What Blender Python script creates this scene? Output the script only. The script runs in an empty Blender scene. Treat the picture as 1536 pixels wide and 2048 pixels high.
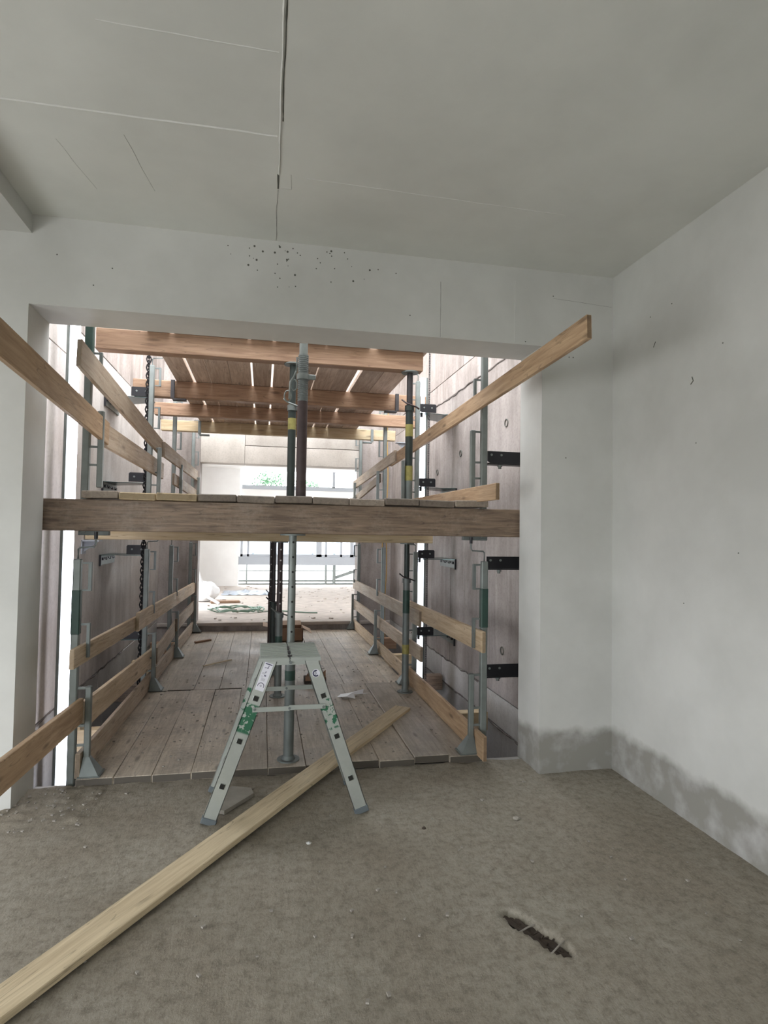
import bpy, bmesh, math, random
from mathutils import Vector, Matrix, noise
random.seed(7)
PI = math.pi
S = bpy.context.scene
COL = S.collection

# ------------------------------------------------------------------ camera
F_PX, YAW, PIT, ROL = 1194.9, 0.1993, 0.03318, 0.01588
cy, sy, cp, sp = math.cos(YAW), math.sin(YAW), math.cos(PIT), math.sin(PIT)
fw = Vector((sy*cp, cy*cp, sp)); rt = Vector((cy, -sy, 0)); up = rt.cross(fw)
cr, sr = math.cos(ROL), math.sin(ROL)
r2 = rt*cr + up*sr; u2 = up*cr - rt*sr
cam = bpy.data.cameras.new('camera'); cam.sensor_fit = 'HORIZONTAL'; cam.sensor_width = 36.0
cam.lens = F_PX/1536*36.0; cam.clip_start = .05; cam.clip_end = 400
co = bpy.data.objects.new('camera', cam); COL.objects.link(co)
M = Matrix((r2, u2, -fw)).transposed().to_4x4(); M.translation = (0, 0, 1.58)
co.matrix_world = M
S.camera = co

# ------------------------------------------------------------------ light and exposure
SKY = 7.5
W = bpy.data.worlds.new('overcast_sky'); S.world = W; W.use_nodes = True
nt = W.node_tree; bg = nt.nodes['Background']
bg.inputs[0].default_value = (0.93, 0.965, 1.0, 1); bg.inputs[1].default_value = SKY
def portal(name, loc, rot, sx, sy_):
    l = bpy.data.lights.new(name, 'AREA'); l.shape = 'RECTANGLE'; l.size = sx; l.size_y = sy_
    l.cycles.is_portal = True
    o = bpy.data.objects.new(name, l); COL.objects.link(o); o.location = loc; o.rotation_euler = rot
portal('portal_side', (-3.9, -.75, .93), (0, -PI/2, 0), 1.7, 6.7)
portal('portal_back', (-1.8, -4.7, 1.2), (PI/2, 0, 0), 1.8, 2.0)
portal('portal_shaft', (.25, 6.7, 5.8), (0, 0, 0), 3.6, 5.4)
portal('portal_far', (1.8, 15.85, 1.7), (-PI/2, 0, 0), 5.2, 3.0)
S.view_settings.view_transform = 'Standard'; S.view_settings.look = 'None'
S.view_settings.gamma = 1; S.view_settings.exposure = 0.45
S.view_settings.use_curve_mapping = False
S.cycles.max_bounces = 10; S.cycles.diffuse_bounces = 6; S.cycles.use_denoising = True

# ------------------------------------------------------------------ materials
def mat(name):
    m = bpy.data.materials.new(name); m.use_nodes = True
    return m, m.node_tree, m.node_tree.nodes['Principled BSDF']
def N(t, kind, **kw):
    n = t.nodes.new('ShaderNode'+kind)
    for k, v in kw.items():
        if k.startswith('_'):
            n.inputs[int(k[1:])].default_value = v
        else: setattr(n, k, v)
    return n
def L(t, a, b): t.links.new(a, b)
def ramp(t, fac, stops):
    r = t.nodes.new('ShaderNodeValToRGB'); e = r.color_ramp.elements
    while len(e) < len(stops): e.new(.5)
    for i, (p, c) in enumerate(stops):
        e[i].position = p; e[i].color = (*c, 1) if len(c) == 3 else c
    L(t, fac, r.inputs[0]); return r.outputs[0]
def g(v): return (v, v, v)
def srgb(r, gg, b):
    f = lambda c: ((c/255+.055)/1.055)**2.4 if c > 10 else c/255/12.92
    return (f(r), f(gg), f(b))
def coords(t, scale, obj=False, rnd=False):
    if obj: src = N(t, 'TexCoord').outputs['Object']
    else: src = N(t, 'NewGeometry').outputs['Position']
    mp = N(t, 'Mapping'); L(t, src, mp.inputs[0]); mp.inputs[3].default_value = scale
    if rnd:
        oi = N(t, 'ObjectInfo'); mu = N(t, 'Math', operation='MULTIPLY', _1=37.0); L(t, oi.outputs['Random'], mu.inputs[0])
        cb = N(t, 'CombineXYZ'); L(t, mu.outputs[0], cb.inputs[0]); L(t, mu.outputs[0], cb.inputs[1]); L(t, cb.outputs[0], mp.inputs[1])
    return mp.outputs[0]
def nz(t, vec, s, d=4, r=.55, dist=0):
    n = N(t, 'TexNoise'); n.inputs['Scale'].default_value = s; n.inputs['Detail'].default_value = d
    n.inputs['Roughness'].default_value = r; n.inputs['Distortion'].default_value = dist
    L(t, vec, n.inputs['Vector']); return n.outputs['Fac']
def mixc(t, fac, a, b, bt='MIX'):
    m = N(t, 'Mix', data_type='RGBA', blend_type=bt)
    if isinstance(fac, (int, float)): m.inputs[0].default_value = fac
    else: L(t, fac, m.inputs[0])
    for i, v in ((6, a), (7, b)):
        if isinstance(v, tuple): m.inputs[i].default_value = (*v[:3], 1)
        else: L(t, v, m.inputs[i])
    return m.outputs[2]
def bump(t, p, h, st=.3, dist=.01):
    b = N(t, 'Bump'); b.inputs['Strength'].default_value = st; b.inputs['Distance'].default_value = dist
    L(t, h, b.inputs['Height']); L(t, b.outputs[0], p.inputs['Normal'])
def math2(t, op, a, b):
    m = N(t, 'Math', operation=op)
    for i, v in ((0, a), (1, b)):
        if isinstance(v, (int, float)): m.inputs[i].default_value = v
        else: L(t, v, m.inputs[i])
    m.use_clamp = op in ('MULTIPLY',) and False
    return m.outputs[0]

def plain(name, c, rough=.6, metal=0, spec=.5, nscale=0, namt=.15):
    m, t, p = mat(name)
    p.inputs['Roughness'].default_value = rough; p.inputs['Metallic'].default_value = metal
    if nscale:
        n = nz(t, coords(t, (1, 1, 1), True), nscale)
        L(t, mixc(t, n, tuple(x*(1-namt) for x in c), tuple(min(1, x*(1+namt)) for x in c)), p.inputs['Base Color'])
        bump(t, p, n, .15, .003)
    else: p.inputs['Base Color'].default_value = (*c, 1)
    return m

def wood(name, a, b, dirt=0.0, dirtcol=(.10, .085, .07), rough=.75, grain=1.0, spread=.25, endd=.75):
    m, t, p = mat(name)
    v = coords(t, (1.2, 16, 16), True, True)
    gr = nz(t, v, 2.2*grain, 6, .6, .6)
    v2 = coords(t, (.6, 3, 3), True, True)
    big = nz(t, v2, 1.5, 3)
    c = mixc(t, ramp(t, gr, [(.32, g(0)), (.68, g(1))]), a, b)
    # knots
    vo = N(t, 'TexVoronoi'); L(t, coords(t, (2.2, 9, 9), True, True), vo.inputs['Vector']); vo.inputs['Scale'].default_value = 1.0
    kn = ramp(t, vo.outputs['Distance'], [(.06, g(1)), (.16, g(0))])
    c = mixc(t, math2(t, 'MULTIPLY', kn, .75), c, tuple(x*.35 for x in a))
    oi = N(t, 'ObjectInfo')
    var = N(t, 'MapRange'); L(t, oi.outputs['Random'], var.inputs[0]); var.inputs[3].default_value = 1-spread; var.inputs[4].default_value = 1+spread*.5
    hs = N(t, 'HueSaturation'); L(t, var.outputs[0], hs.inputs['Value']); L(t, c, hs.inputs['Color']); c = hs.outputs[0]
    c = mixc(t, ramp(t, big, [(.35, g(.0)), (.8, g(.35))]), c, tuple(x*.6 for x in a))
    # drying cracks along the grain and dark end grain; deck ends also carry painted shadow
    ck = nz(t, coords(t, (.5, 9, 9), True, True), 3.0, 2, .4, .8)
    cm = ramp(t, math2(t, 'ABSOLUTE', math2(t, 'SUBTRACT', ck, .5), 0), [(.0, g(.55)), (.012, g(0))])
    c = mixc(t, cm, c, tuple(x*.35 for x in a))
    vt_ = N(t, 'VectorTransform', vector_type='NORMAL', convert_from='WORLD', convert_to='OBJECT'); L(t, N(t, 'NewGeometry').outputs['Normal'], vt_.inputs[0])
    sxn = N(t, 'SeparateXYZ'); L(t, vt_.outputs[0], sxn.inputs[0])
    if dirt:
        dv = coords(t, (1, 1, 1))
        d1 = nz(t, dv, 3.2, 8, .7); d2 = nz(t, dv, 42, 4, .7)
        dm = ramp(t, math2(t, 'ADD', d1, math2(t, 'MULTIPLY', math2(t, 'SUBTRACT', d2, .5), .5)), [(.62-.25*dirt, g(0)), (.85-.2*dirt, g(min(1, dirt)))])
        c = mixc(t, dm, c, dirtcol)
        rr = nz(t, dv, 2.0, 3); L(t, ramp(t, rr, [(.4, g(rough)), (.7, g(rough*.7))]), p.inputs['Roughness'])
    else: p.inputs['Roughness'].default_value = rough
    eg = ramp(t, math2(t, 'ABSOLUTE', sxn.outputs[0], 0), [(.7, g(0)), (.9, g(endd))])
    c = mixc(t, eg, c, tuple(x*(.18 if endd > .9 else .4) for x in a))
    L(t, c, p.inputs['Base Color'])
    bump(t, p, gr, .35, .004)
    return m

def concrete(name, a, b, streak=.6, rough=.75):
    m, t, p = mat(name)
    n1 = nz(t, coords(t, (1, 1, 1)), 1.6, 8, .65)
    n2 = nz(t, coords(t, (2.2, 2.2, .35), False, True), 2.2, 6, .6, .5)
    n3 = nz(t, coords(t, (1, 1, 1)), 40, 4, .7)
    f = math2(t, 'ADD', math2(t, 'MULTIPLY', n1, 1-streak), math2(t, 'MULTIPLY', n2, streak))
    c = mixc(t, ramp(t, f, [(.36, g(0)), (.64, g(1))]), a, b)
    c = mixc(t, ramp(t, n3, [(.3, g(.35)), (.5, g(0))]), c, tuple(x*.6 for x in a))
    oi = N(t, 'ObjectInfo')
    var = N(t, 'MapRange'); L(t, oi.outputs['Random'], var.inputs[0]); var.inputs[3].default_value = .82; var.inputs[4].default_value = 1.08
    hs = N(t, 'HueSaturation'); L(t, var.outputs[0], hs.inputs['Value']); L(t, c, hs.inputs['Color'])
    L(t, hs.outputs[0], p.inputs['Base Color'])
    L(t, ramp(t, n1, [(.4, g(rough)), (.65, g(rough*.6))]), p.inputs['Roughness'])
    bump(t, p, n3, .25, .004)
    return m

def plaster(name, a, b, damp=False):
    m, t, p = mat(name)
    pos = coords(t, (1, 1, 1))
    n1 = nz(t, pos, 1.1, 5, .6); n3 = nz(t, pos, 55, 4, .7)
    c = mixc(t, ramp(t, n1, [(.35, g(0)), (.65, g(1))]), a, b)
    if damp:
        sx = N(t, 'SeparateXYZ'); L(t, pos, sx.inputs[0])
        n2 = nz(t, pos, 3.0, 5, .6)
        edge = math2(t, 'ADD', sx.outputs[2], math2(t, 'MULTIPLY', math2(t, 'SUBTRACT', n2, .5), -.22))
        mk = ramp(t, edge, [(.235, g(1)), (.30, g(0))])
        right = ramp(t, math2(t, 'MULTIPLY', sx.outputs[0], .3), [(.50, g(0)), (.53, g(1))])
        n4 = nz(t, pos, 5.5, 4)
        dc = mixc(t, ramp(t, n4, [(.45, g(0)), (.7, g(1))]), (.235, .225, .20), (.40, .39, .38))
        c = mixc(t, math2(t, 'MULTIPLY', math2(t, 'MULTIPLY', mk, right), .92), c, dc)
        # small dark air holes
    L(t, c, p.inputs['Base Color']); p.inputs['Roughness'].default_value = .85
    bump(t, p, n3, .12, .003)
    return m

def screed():
    m, t, p = mat('sandy_screed')
    p.inputs['Specular IOR Level'].default_value = .2
    pos = coords(t, (1, 1, 1))
    n1 = nz(t, pos, 1.3, 6, .6); n2 = nz(t, pos, 22, 8, .75); n3 = nz(t, pos, 120, 4, .8)
    n5 = nz(t, coords(t, (40, 12, 10)), 2.0, 5, .7, .5)
    c = mixc(t, ramp(t, n1, [(.35, g(0)), (.65, g(1))]), (.27, .235, .185), (.36, .33, .275))
    c = mixc(t, ramp(t, n2, [(.35, g(.55)), (.55, g(0))]), c, (.115, .098, .075))
    c = mixc(t, ramp(t, n3, [(.52, g(0)), (.72, g(.55))]), c, (.40, .37, .32))
    c = mixc(t, ramp(t, n5, [(.30, g(.4)), (.48, g(0))]), c, (.13, .11, .085))
    L(t, c, p.inputs['Base Color']); p.inputs['Roughness'].default_value = .95
    h = math2(t, 'ADD', n2, math2(t, 'MULTIPLY', n3, .5)); h = math2(t, 'ADD', h, math2(t, 'MULTIPLY', n5, .5))
    bump(t, p, h, .55, .012)
    return m

MAT = {}
MAT['plaster'] = plaster('grey_white_plaster', (.50, .50, .475), (.60, .60, .575), True)
MAT['ceiling'] = plaster('smooth_grey_ceiling', (.58, .585, .55), (.66, .665, .625))
MAT['white'] = plaster('white_wall', (.72, .70, .68), (.8, .79, .77))
MAT['ridge'] = plain('pale_filler', (.62, .62, .59), .8)
MAT['crack'] = plain('dark_crack', (.10, .10, .085), .9)
MAT['floor'] = screed()
MAT['concrete'] = concrete('raw_concrete', (.43, .38, .345), (.66, .615, .58))
MAT['concrete_damp_shade'] = concrete('brown_damp_shade_concrete', (.20, .168, .15), (.43, .38, .355))  # damp brown on the right wall; elsewhere shade put into the colour
MAT['concrete_band'] = concrete('grey_concrete', (.42, .40, .38), (.60, .585, .565), .3)
MAT['concrete_far'] = concrete('sandy_concrete', (.36, .32, .28), (.52, .475, .425), .35)
MAT['dark_gap'] = plain('joint_dark', (.12, .10, .09), .9)
MAT['far_floor'] = plain('dusty_floor', (.42, .37, .33), .9, nscale=6, namt=.35)
MAT['deck'] = wood('worn_deck_wood', (.45, .385, .305), (.68, .605, .505), .8, (.28, .245, .205), .6, endd=1.0)  # full end darkening paints the shadow along the deck's front edge
MAT['deck_mid'] = wood('weathered_plank', (.23, .185, .15), (.34, .28, .225), .4, spread=.35, endd=.1)
MAT['beam_old'] = wood('weathered_beam', (.13, .088, .060), (.33, .235, .165), .5, (.33, .27, .22), .6, 1.6)
MAT['beam_new'] = wood('orange_pine_beam', (.24, .135, .08), (.43, .28, .18), .3, (.17, .11, .075))
MAT['beam_pale'] = wood('pale_pine_beam', (.55, .41, .24), (.72, .59, .40), 0)
MAT['formply'] = wood('stained_plank_underside', (.42, .31, .235), (.66, .54, .44), .45, (.30, .20, .14))
MAT['pine'] = wood('pine_board', (.46, .33, .20), (.68, .54, .38), .3, (.32, .23, .16))
MAT['pine_worn'] = wood('worn_pine_board', (.36, .27, .19), (.52, .43, .33), .45, (.20, .16, .12))
MAT['pine_tan'] = wood('tan_board', (.33, .21, .12), (.54, .38, .235), .12, (.25, .16, .10))
MAT['pine_pale'] = wood('pale_pine_board', (.53, .42, .27), (.74, .62, .42), .15, (.34, .28, .18), spread=.05)
MAT['galv'] = plain('galvanised_steel', (.19, .21, .20), .5, .4, nscale=14, namt=.25)
MAT['galv_dull'] = plain('dull_steel', (.17, .19, .185), .55, .5, nscale=10, namt=.3)
MAT['green'] = plain('green_paint', (.022, .055, .043), .5, .1, nscale=20, namt=.4)
MAT['dark_green'] = plain('dark_green_tube', (.03, .04, .037), .45, .3, nscale=12, namt=.4)
MAT['dark'] = plain('dark_steel', (.045, .04, .042), .45, .4, nscale=18, namt=.4)
MAT['maroon'] = plain('maroon_steel', (.06, .042, .042), .5, .3, nscale=18, namt=.4)
MAT['yellow'] = plain('yellow_label', (.27, .24, .07), .6, nscale=30, namt=.5)
MAT['black'] = plain('black_steel', (.012, .012, .015), .4, .3)
MAT['teal'] = plain('green_black_plate', (.05, .085, .085), .22, .5)
MAT['alu'] = plain('aluminium', (.36, .385, .355), .45, .35, nscale=7, namt=.12)
MAT['hole'] = plain('dark_hole', (.015, .015, .012), .9)
MAT['rubber'] = plain('grey_rubber_foot', (.11, .13, .14), .7)
MAT['sticker'] = plain('white_sticker', (.68, .68, .74), .5)
MAT['ink'] = plain('dark_blue_ink', (.04, .04, .09), .5)
MAT['greyink'] = plain('grey_ink', (.42, .42, .46), .5)
MAT['cardboard'] = plain('cardboard', (.26, .155, .095), .85, nscale=8)
MAT['card_in'] = plain('cardboard_pale', (.62, .47, .36), .85)
MAT['poly'] = plain('white_polythene', (.75, .76, .77), .3, nscale=8, namt=.1)
MAT['sheet'] = plain('grey_plastic_sheet', (.28, .31, .35), .3, nscale=8, namt=.4)
MAT['cable'] = plain('green_cable', (.16, .25, .19), .5)
MAT['cord'] = plain('ochre_cord', (.45, .27, .06), .7)
MAT['stone'] = plain('grey_stone', (.30, .275, .24), .9, nscale=12, namt=.3)
MAT['stonedark'] = plain('dark_earth', (.06, .045, .035), .95, nscale=30, namt=.5)
MAT['debris'] = plain('light_chip', (.6, .6, .58), .8)
MAT['winframe'] = plain('white_frame', (.36, .38, .41), .5)
MAT['facade'] = plain('pale_render', (.30, .305, .29), .8, nscale=2)
MAT['roofedge'] = plain('pale_roof_edge', (.22, .235, .20), .7)
MAT['ground'] = plain('pale_gravel', (.58, .57, .55), .9, nscale=3)
MAT['leaf'] = plain('foliage', (.05, .13, .06), .6)
MAT['bark'] = plain('bark', (.12, .09, .07), .9)
m, t, p = mat('window_glass'); p.inputs['Base Color'].default_value = (.75, .82, .88, 1); p.inputs['Roughness'].default_value = .08
p.inputs['Transmission Weight'].default_value = .85; p.inputs['IOR'].default_value = 1.1; MAT['glass'] = m
m, t, p = mat('lit_tube'); p.inputs['Base Color'].default_value = (.9, .9, .95, 1)
p.inputs['Emission Color'].default_value = (.86, .88, 1.0, 1); p.inputs['Emission Strength'].default_value = 6.5; MAT['lamp'] = m
# aluminium stile with worn green paint patch (paint zone along the stile's own length)
def stile_mat(name, lo, hi, thr):
    m, t, p = mat(name)
    oc = N(t, 'TexCoord').outputs['Object']
    sx = N(t, 'SeparateXYZ'); L(t, oc, sx.inputs[0])
    a = ramp(t, sx.outputs[0], [(lo, g(0)), (lo+.008, g(1)), (hi-.008, g(1)), (hi, g(0))])
    n = nz(t, oc, 30, 4, .6)
    k = math2(t, 'MULTIPLY', a, ramp(t, n, [(thr, g(0)), (thr+.03, g(1))]))
    n2 = nz(t, oc, 9, 4, .6)
    base = mixc(t, n2, (.35, .375, .345), (.50, .525, .49))
    L(t, mixc(t, k, base, (.02, .12, .06)), p.inputs['Base Color'])
    L(t, math2(t, 'SUBTRACT', .5, math2(t, 'MULTIPLY', k, .5)), p.inputs['Metallic'])
    p.inputs['Roughness'].default_value = .42
    return m
MAT['stile_left'] = stile_mat('aluminium_green_patch', .49, .66, .43)
MAT['stile_right'] = stile_mat('aluminium_green_flakes', .49, .67, .53)

# ------------------------------------------------------------------ builders
WM = {}
def place(o, parent=None, world=None):
    world = world if world is not None else Matrix.Identity(4)
    COL.objects.link(o); WM[o.name] = world
    if parent is not None:
        o.parent = parent; o.matrix_parent_inverse = WM[parent.name].inverted()
    o.matrix_basis = world
    return o
def tag(o, label=None, cat=None, group=None, kind=None):
    if label: o['label'] = label
    if cat: o['category'] = cat
    if group: o['group'] = group
    if kind: o['kind'] = kind
    return o
def thing(name, loc, label, cat, group=None):
    o = bpy.data.objects.new(name, None); o.empty_display_size = .1
    place(o, None, Matrix.Translation(loc)); return tag(o, label, cat, group)
class MB:
    def __init__(s, smooth=False): s.b = bmesh.new(); s.smooth = smooth
    def box(s, x0, x1, y0, y1, z0, z1, m=None, bev=0):
        mt = Matrix.Translation(((x0+x1)/2, (y0+y1)/2, (z0+z1)/2)) @ Matrix.Diagonal((abs(x1-x0), abs(y1-y0), abs(z1-z0), 1))
        if m is not None: mt = m @ mt
        r = bmesh.ops.create_cube(s.b, size=1, matrix=mt)
        if bev:
            es = {e for v in r['verts'] for e in v.link_edges}
            bmesh.ops.bevel(s.b, geom=list(es), offset=bev, segments=1, affect='EDGES')
        return s
    def cyl(s, p, q, r, r2_=None, seg=12, cap=True):
        p, q = Vector(p), Vector(q); d = q-p
        rot = d.to_track_quat('Z', 'Y').to_matrix().to_4x4()
        bmesh.ops.create_cone(s.b, cap_ends=cap, segments=seg, radius1=r, radius2=r if r2_ is None else r2_, depth=d.length,
                              matrix=Matrix.Translation((p+q)/2) @ rot); return s
    def path(s, pts, r, seg=6):
        pts = [Vector(q) for q in pts]; rings = []
        for i, q in enumerate(pts):
            d = (pts[min(i+1, len(pts)-1)]-pts[max(i-1, 0)]).normalized()
            rot = d.to_track_quat('Z', 'Y').to_matrix()
            rings.append([s.b.verts.new(q + rot @ Vector((r*math.cos(2*PI*k/seg), r*math.sin(2*PI*k/seg), 0))) for k in range(seg)])
        for i in range(len(rings)-1):
            best = min(range(seg), key=lambda o: (rings[i][0].co-rings[i+1][o].co).length)
            for k in range(seg):
                s.b.faces.new((rings[i][k], rings[i][(k+1) % seg], rings[i+1][(k+1+best) % seg], rings[i+1][(k+best) % seg]))
        s.b.faces.new(rings[0][::-1]); s.b.faces.new(rings[-1]); return s
    def prism(s, poly, axis_vec):  # poly: list of 3D points, extruded along axis_vec
        a = [s.b.verts.new(q) for q in poly]; b = [s.b.verts.new(Vector(q)+Vector(axis_vec)) for q in poly]
        n = len(poly); s.b.faces.new(a); s.b.faces.new(b[::-1])
        for i in range(n): s.b.faces.new((a[i], b[i], b[(i+1) % n], a[(i+1) % n]))
        return s
    def torus(s, c, R, r, mx=None, n=12, k=5, ax=1.0, a0=0, a1=2*PI):
        mx = mx or Matrix.Identity(3); full = abs(a1-a0-2*PI) < 1e-6; rings = []
        for i in range(n if full else n+1):
            a = a0+(a1-a0)*i/n; d = Vector((math.cos(a), math.sin(a)*ax, 0)); cc = d*R
            dn = Vector((math.cos(a), math.sin(a), 0))
            rings.append([s.b.verts.new(Vector(c)+mx @ (cc+dn*r*math.cos(2*PI*j/k)+Vector((0, 0, r*math.sin(2*PI*j/k))))) for j in range(k)])
        m_ = len(rings)
        for i in range(m_ if full else m_-1):
            A, B = rings[i], rings[(i+1) % m_]
            for j in range(k): s.b.faces.new((A[j], A[(j+1) % k], B[(j+1) % k], B[j]))
        return s
    def build(s, name, material, parent=None, world=None, label=None):
        bmesh.ops.recalc_face_normals(s.b, faces=s.b.faces)
        me = bpy.data.meshes.new(name); s.b.to_mesh(me); s.b.free()
        if s.smooth:
            for f in me.polygons: f.use_smooth = True
            me.set_sharp_from_angle(angle=.7)
        me.materials.append(MAT[material])
        o = bpy.data.objects.new(name, me); place(o, parent, world)
        if label: o['label'] = label
        return o
def struct(o): o['kind'] = 'structure'; return o
def board(name, p, q, w, th, material, parent=None, label=None, cat=None, group=None, flat=False, bev=.003, tilt=0.0):
    """timber from p to q (centre line); w = face width, th = thickness; upright on edge unless flat."""
    p, q = Vector(p), Vector(q); X = (q-p).normalized()
    Z = Vector((0, 0, 1)); Z = (Z - X*Z.dot(X)).normalized(); Y = Z.cross(X)
    if tilt:
        R = Matrix.Rotation(tilt, 3, X); Z = R @ Z; Y = R @ Y
    l = (q-p).length
    M4 = Matrix((X, Y, Z)).transposed().to_4x4(); M4.translation = (p+q)/2
    b = MB(); a_, c_ = (w, th) if flat else (th, w)
    b.box(-l/2, l/2, -a_/2, a_/2, -c_/2, c_/2, bev=bev)
    o = b.build(name, material, parent, M4)
    return tag(o, label, cat, group)
def dup(root, loc, rotz=0, label=None, group=None, drop=()):
    def cp_(o, parent):
        c = o.copy(); COL.objects.link(c)
        if parent is not None: c.parent = parent
        for k in list(o.children):
            if k.name.split('.')[0] in drop: continue
            cp_(k, c)
        return c
    r = cp_(root, None)
    r.matrix_basis = Matrix.Translation(loc) @ Matrix.Rotation(rotz, 4, 'Z')
    WM[r.name] = r.matrix_basis.copy()
    if label: r['label'] = label
    if group: r['group'] = group
    return r

# ------------------------------------------------------------------ room shell
YW, YR = 3.71, 4.05      # front wall faces
XJ0, XJ1, XR = -1.34, 1.822, 2.35
ZC, ZL = 3.37, 2.851
# floor: fine grid of rough screed where the camera looks, plain slab elsewhere
b = MB(); gx0, gx1, gy0, gy1, st = -1.6, 2.36, 1.2, 3.985, .018
hole_a, hole_b = Vector((1.028, 2.385)), Vector((1.165, 2.125))
def hole_depth(x, y):
    q = Vector((x, y)); d = hole_b-hole_a; tt = max(0, min(1, (q-hole_a).dot(d)/d.length_squared))
    e = (q-(hole_a+d*tt)).length; wv = (.040+.012*math.sin(tt*9))*(.6+.8*math.sin(PI*min(1, max(.05, tt))))*.8 + .006*noise.noise(Vector((x*60, y*60, 3)))
    return max(0, min(1, (wv-e)/.018))
nx, ny = int((gx1-gx0)/st), int((gy1-gy0)/st); vs = {}
for i in range(nx+1):
    for j in range(ny+1):
        x, y = gx0+(gx1-gx0)*i/nx, gy0+(gy1-gy0)*j/ny
        z = .006*noise.noise(Vector((x*2.5, y*2.5, 0)))+.003*noise.noise(Vector((x*14, y*14, 1)))+.0025*noise.noise(Vector((x*40, y*40, 2)))
        if y > 3.8: z += .012*noise.noise(Vector((x*6, y*9, 5)))*(y-3.8)/.18
        if x < -.9 and y > 3.5: z += .018*abs(noise.noise(Vector((x*12, y*12, 7))))
        z -= .045*hole_depth(x, y)
        if i in (0, nx) or j == 0: z = 0
        if j == ny: y += .02*noise.noise(Vector((x*7, 0, 9)))
        vs[i, j] = b.b.verts.new((x, y, z))
for i in range(nx):
    for j in range(ny): b.b.faces.new((vs[i, j], vs[i+1, j], vs[i+1, j+1], vs[i, j+1]))
for (x0, x1, y0, y1) in ((-3.9, gx0, -4.7, YR-.05), (gx0, XR, -4.7, gy0)):
    b.box(x0, x1, y0, y1, -.3, 0)
b.box(gx0, XR, gy0, 3.97, -.3, -.06)
fl = struct(b.build('floor', 'floor'))
for f in fl.data.polygons: f.use_smooth = len(f.vertices) == 4 and f.area < .001
struct(MB().box(-3.9, XR, -4.7, YW, ZC, ZC+.3).build('ceiling', 'ceiling'))
ceil = bpy.data.objects['ceiling']
b = MB().box(-3.9, XJ0, YW, YR, -.3, ZC+.3).box(XJ1, XR+.3, YW, YR, -.3, ZC+.3).box(XJ0, XJ1, YW, YR, ZL, ZC+.3)
wf = struct(b.build('wall_front', 'plaster'))
struct(MB().box(-3.9, XJ0+.005, -4.7, YW, 3.26, ZC).build('trim_1', 'plaster'))
struct(MB().box(XR, XR+.3, -4.7, YW, -.3, ZC).build('wall_right', 'plaster'))
wr = bpy.data.objects['wall_right']
b = MB().box(-3.9, XR, -5, -4.7, -.3, .15).box(-3.9, XR, -5, -4.7, 2.2, ZC).box(-.9, XR, -5, -4.7, .15, 2.2).box(-3.9, -2.7, -5, -4.7, .15, 2.2)
struct(b.build('wall_back', 'plaster'))
b = MB().box(-4.2, -3.9, -5, YR, -.3, .08).box(-4.2, -3.9, -5, YR, 1.78, ZC).box(-4.2, -3.9, -5, -4.1, .08, 1.78).box(-4.2, -3.9, 2.6, YR, .08, 1.78)
struct(b.build('wall_left', 'plaster'))
# raised joint lines and marks on the ceiling
def ridge(name, pts, w, material, parent, n=(0, 0, -1), rough=.004, h=.004):
    b = MB(); pts = [Vector(q) for q in pts]; nn = Vector(n); out = []
    for i in range(len(pts)-1):
        k = max(2, int((pts[i+1]-pts[i]).length/.03))
        for j in range(k):
            out.append(pts[i].lerp(pts[i+1], j/k))
    out.append(pts[-1])
    d = (pts[-1]-pts[0]).normalized(); s_ = nn.cross(d); rows = []
    for i, q in enumerate(out):
        ww = w*(.6+.6*random.random()); off = s_*(rough*noise.noise(q*6))
        rows.append([b.b.verts.new(q+off-s_*ww/2), b.b.verts.new(q+off+nn*h), b.b.verts.new(q+off+s_*ww/2)])
    for i in range(len(rows)-1):
        for k in (0, 1): b.b.faces.new((rows[i][k], rows[i][k+1], rows[i+1][k+1], rows[i+1][k]))
    return b.build(name, material, parent)
zc = ZC-.0005
ridge('joint_ridge', [(.028, 1.2, zc), (.034, 2.45, zc), (.04, 3.0, zc)], .011, 'ridge', ceil, h=.006)
ridge('joint_ridge', [(.041, .9, zc), (.042, 2.3, zc), (.046, 2.6, zc)], .006, 'crack', ceil, h=.002)
ridge('joint_ridge', [(.036, 3.0, zc), (.038, 3.13, zc)], .010, 'crack', ceil, h=.002)
ridge('joint_ridge', [(-1.3, 2.72, zc), (-.5, 2.71, zc), (.025, 2.705, zc)], .010, 'ridge', ceil, h=.005)
ridge('joint_ridge', [(-.62, 2.215, zc), (.02, 2.222, zc)], .006, 'ridge', ceil, h=.002)
ridge('joint_ridge', [(.18, 3.005, zc), (1.62, 3.03, zc)], .006, 'ridge', ceil, h=.002)
ridge('joint_ridge', [(.045, 3.125, zc), (.105, 3.12, zc), (.099, 2.99, zc)], .005, 'ridge', ceil, h=.002)
ridge('hairline_crack', [(-.66, 2.85, zc), (-.60, 3.3, zc)], .0015, 'crack', ceil, rough=.008, h=.0005)
ridge('hairline_crack', [(-.98, 2.95, zc), (-.90, 3.35, zc)], .001, 'crack', ceil, rough=.008, h=.0005)
ridge('hairline_crack', [(.038, 3.14, zc), (.04, 3.7, zc)], .002, 'crack', ceil, rough=.01, h=.001)
yf_ = YW-.0005
ridge('form_line', [(1.104, yf_, 2.855), (1.104, yf_, 3.22)], .0018, 'crack', wf, n=(0, -1, 0), h=.0008, rough=.001)
ridge('form_line', [(1.113, yf_, 2.855), (1.113, yf_, 3.22)], .005, 'ridge', wf, n=(0, -1, 0), h=.002, rough=.001)
ridge('form_line', [(1.623, yf_, 2.86), (1.622, yf_, 3.28)], .005, 'ridge', wf, n=(0, -1, 0), h=.002, rough=.001)
ridge('form_line', [(1.9, yf_, 3.185), (2.34, yf_, 3.163)], .0014, 'crack', wf, n=(0, -1, 0), h=.0008, rough=.002)
b = MB()
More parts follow.
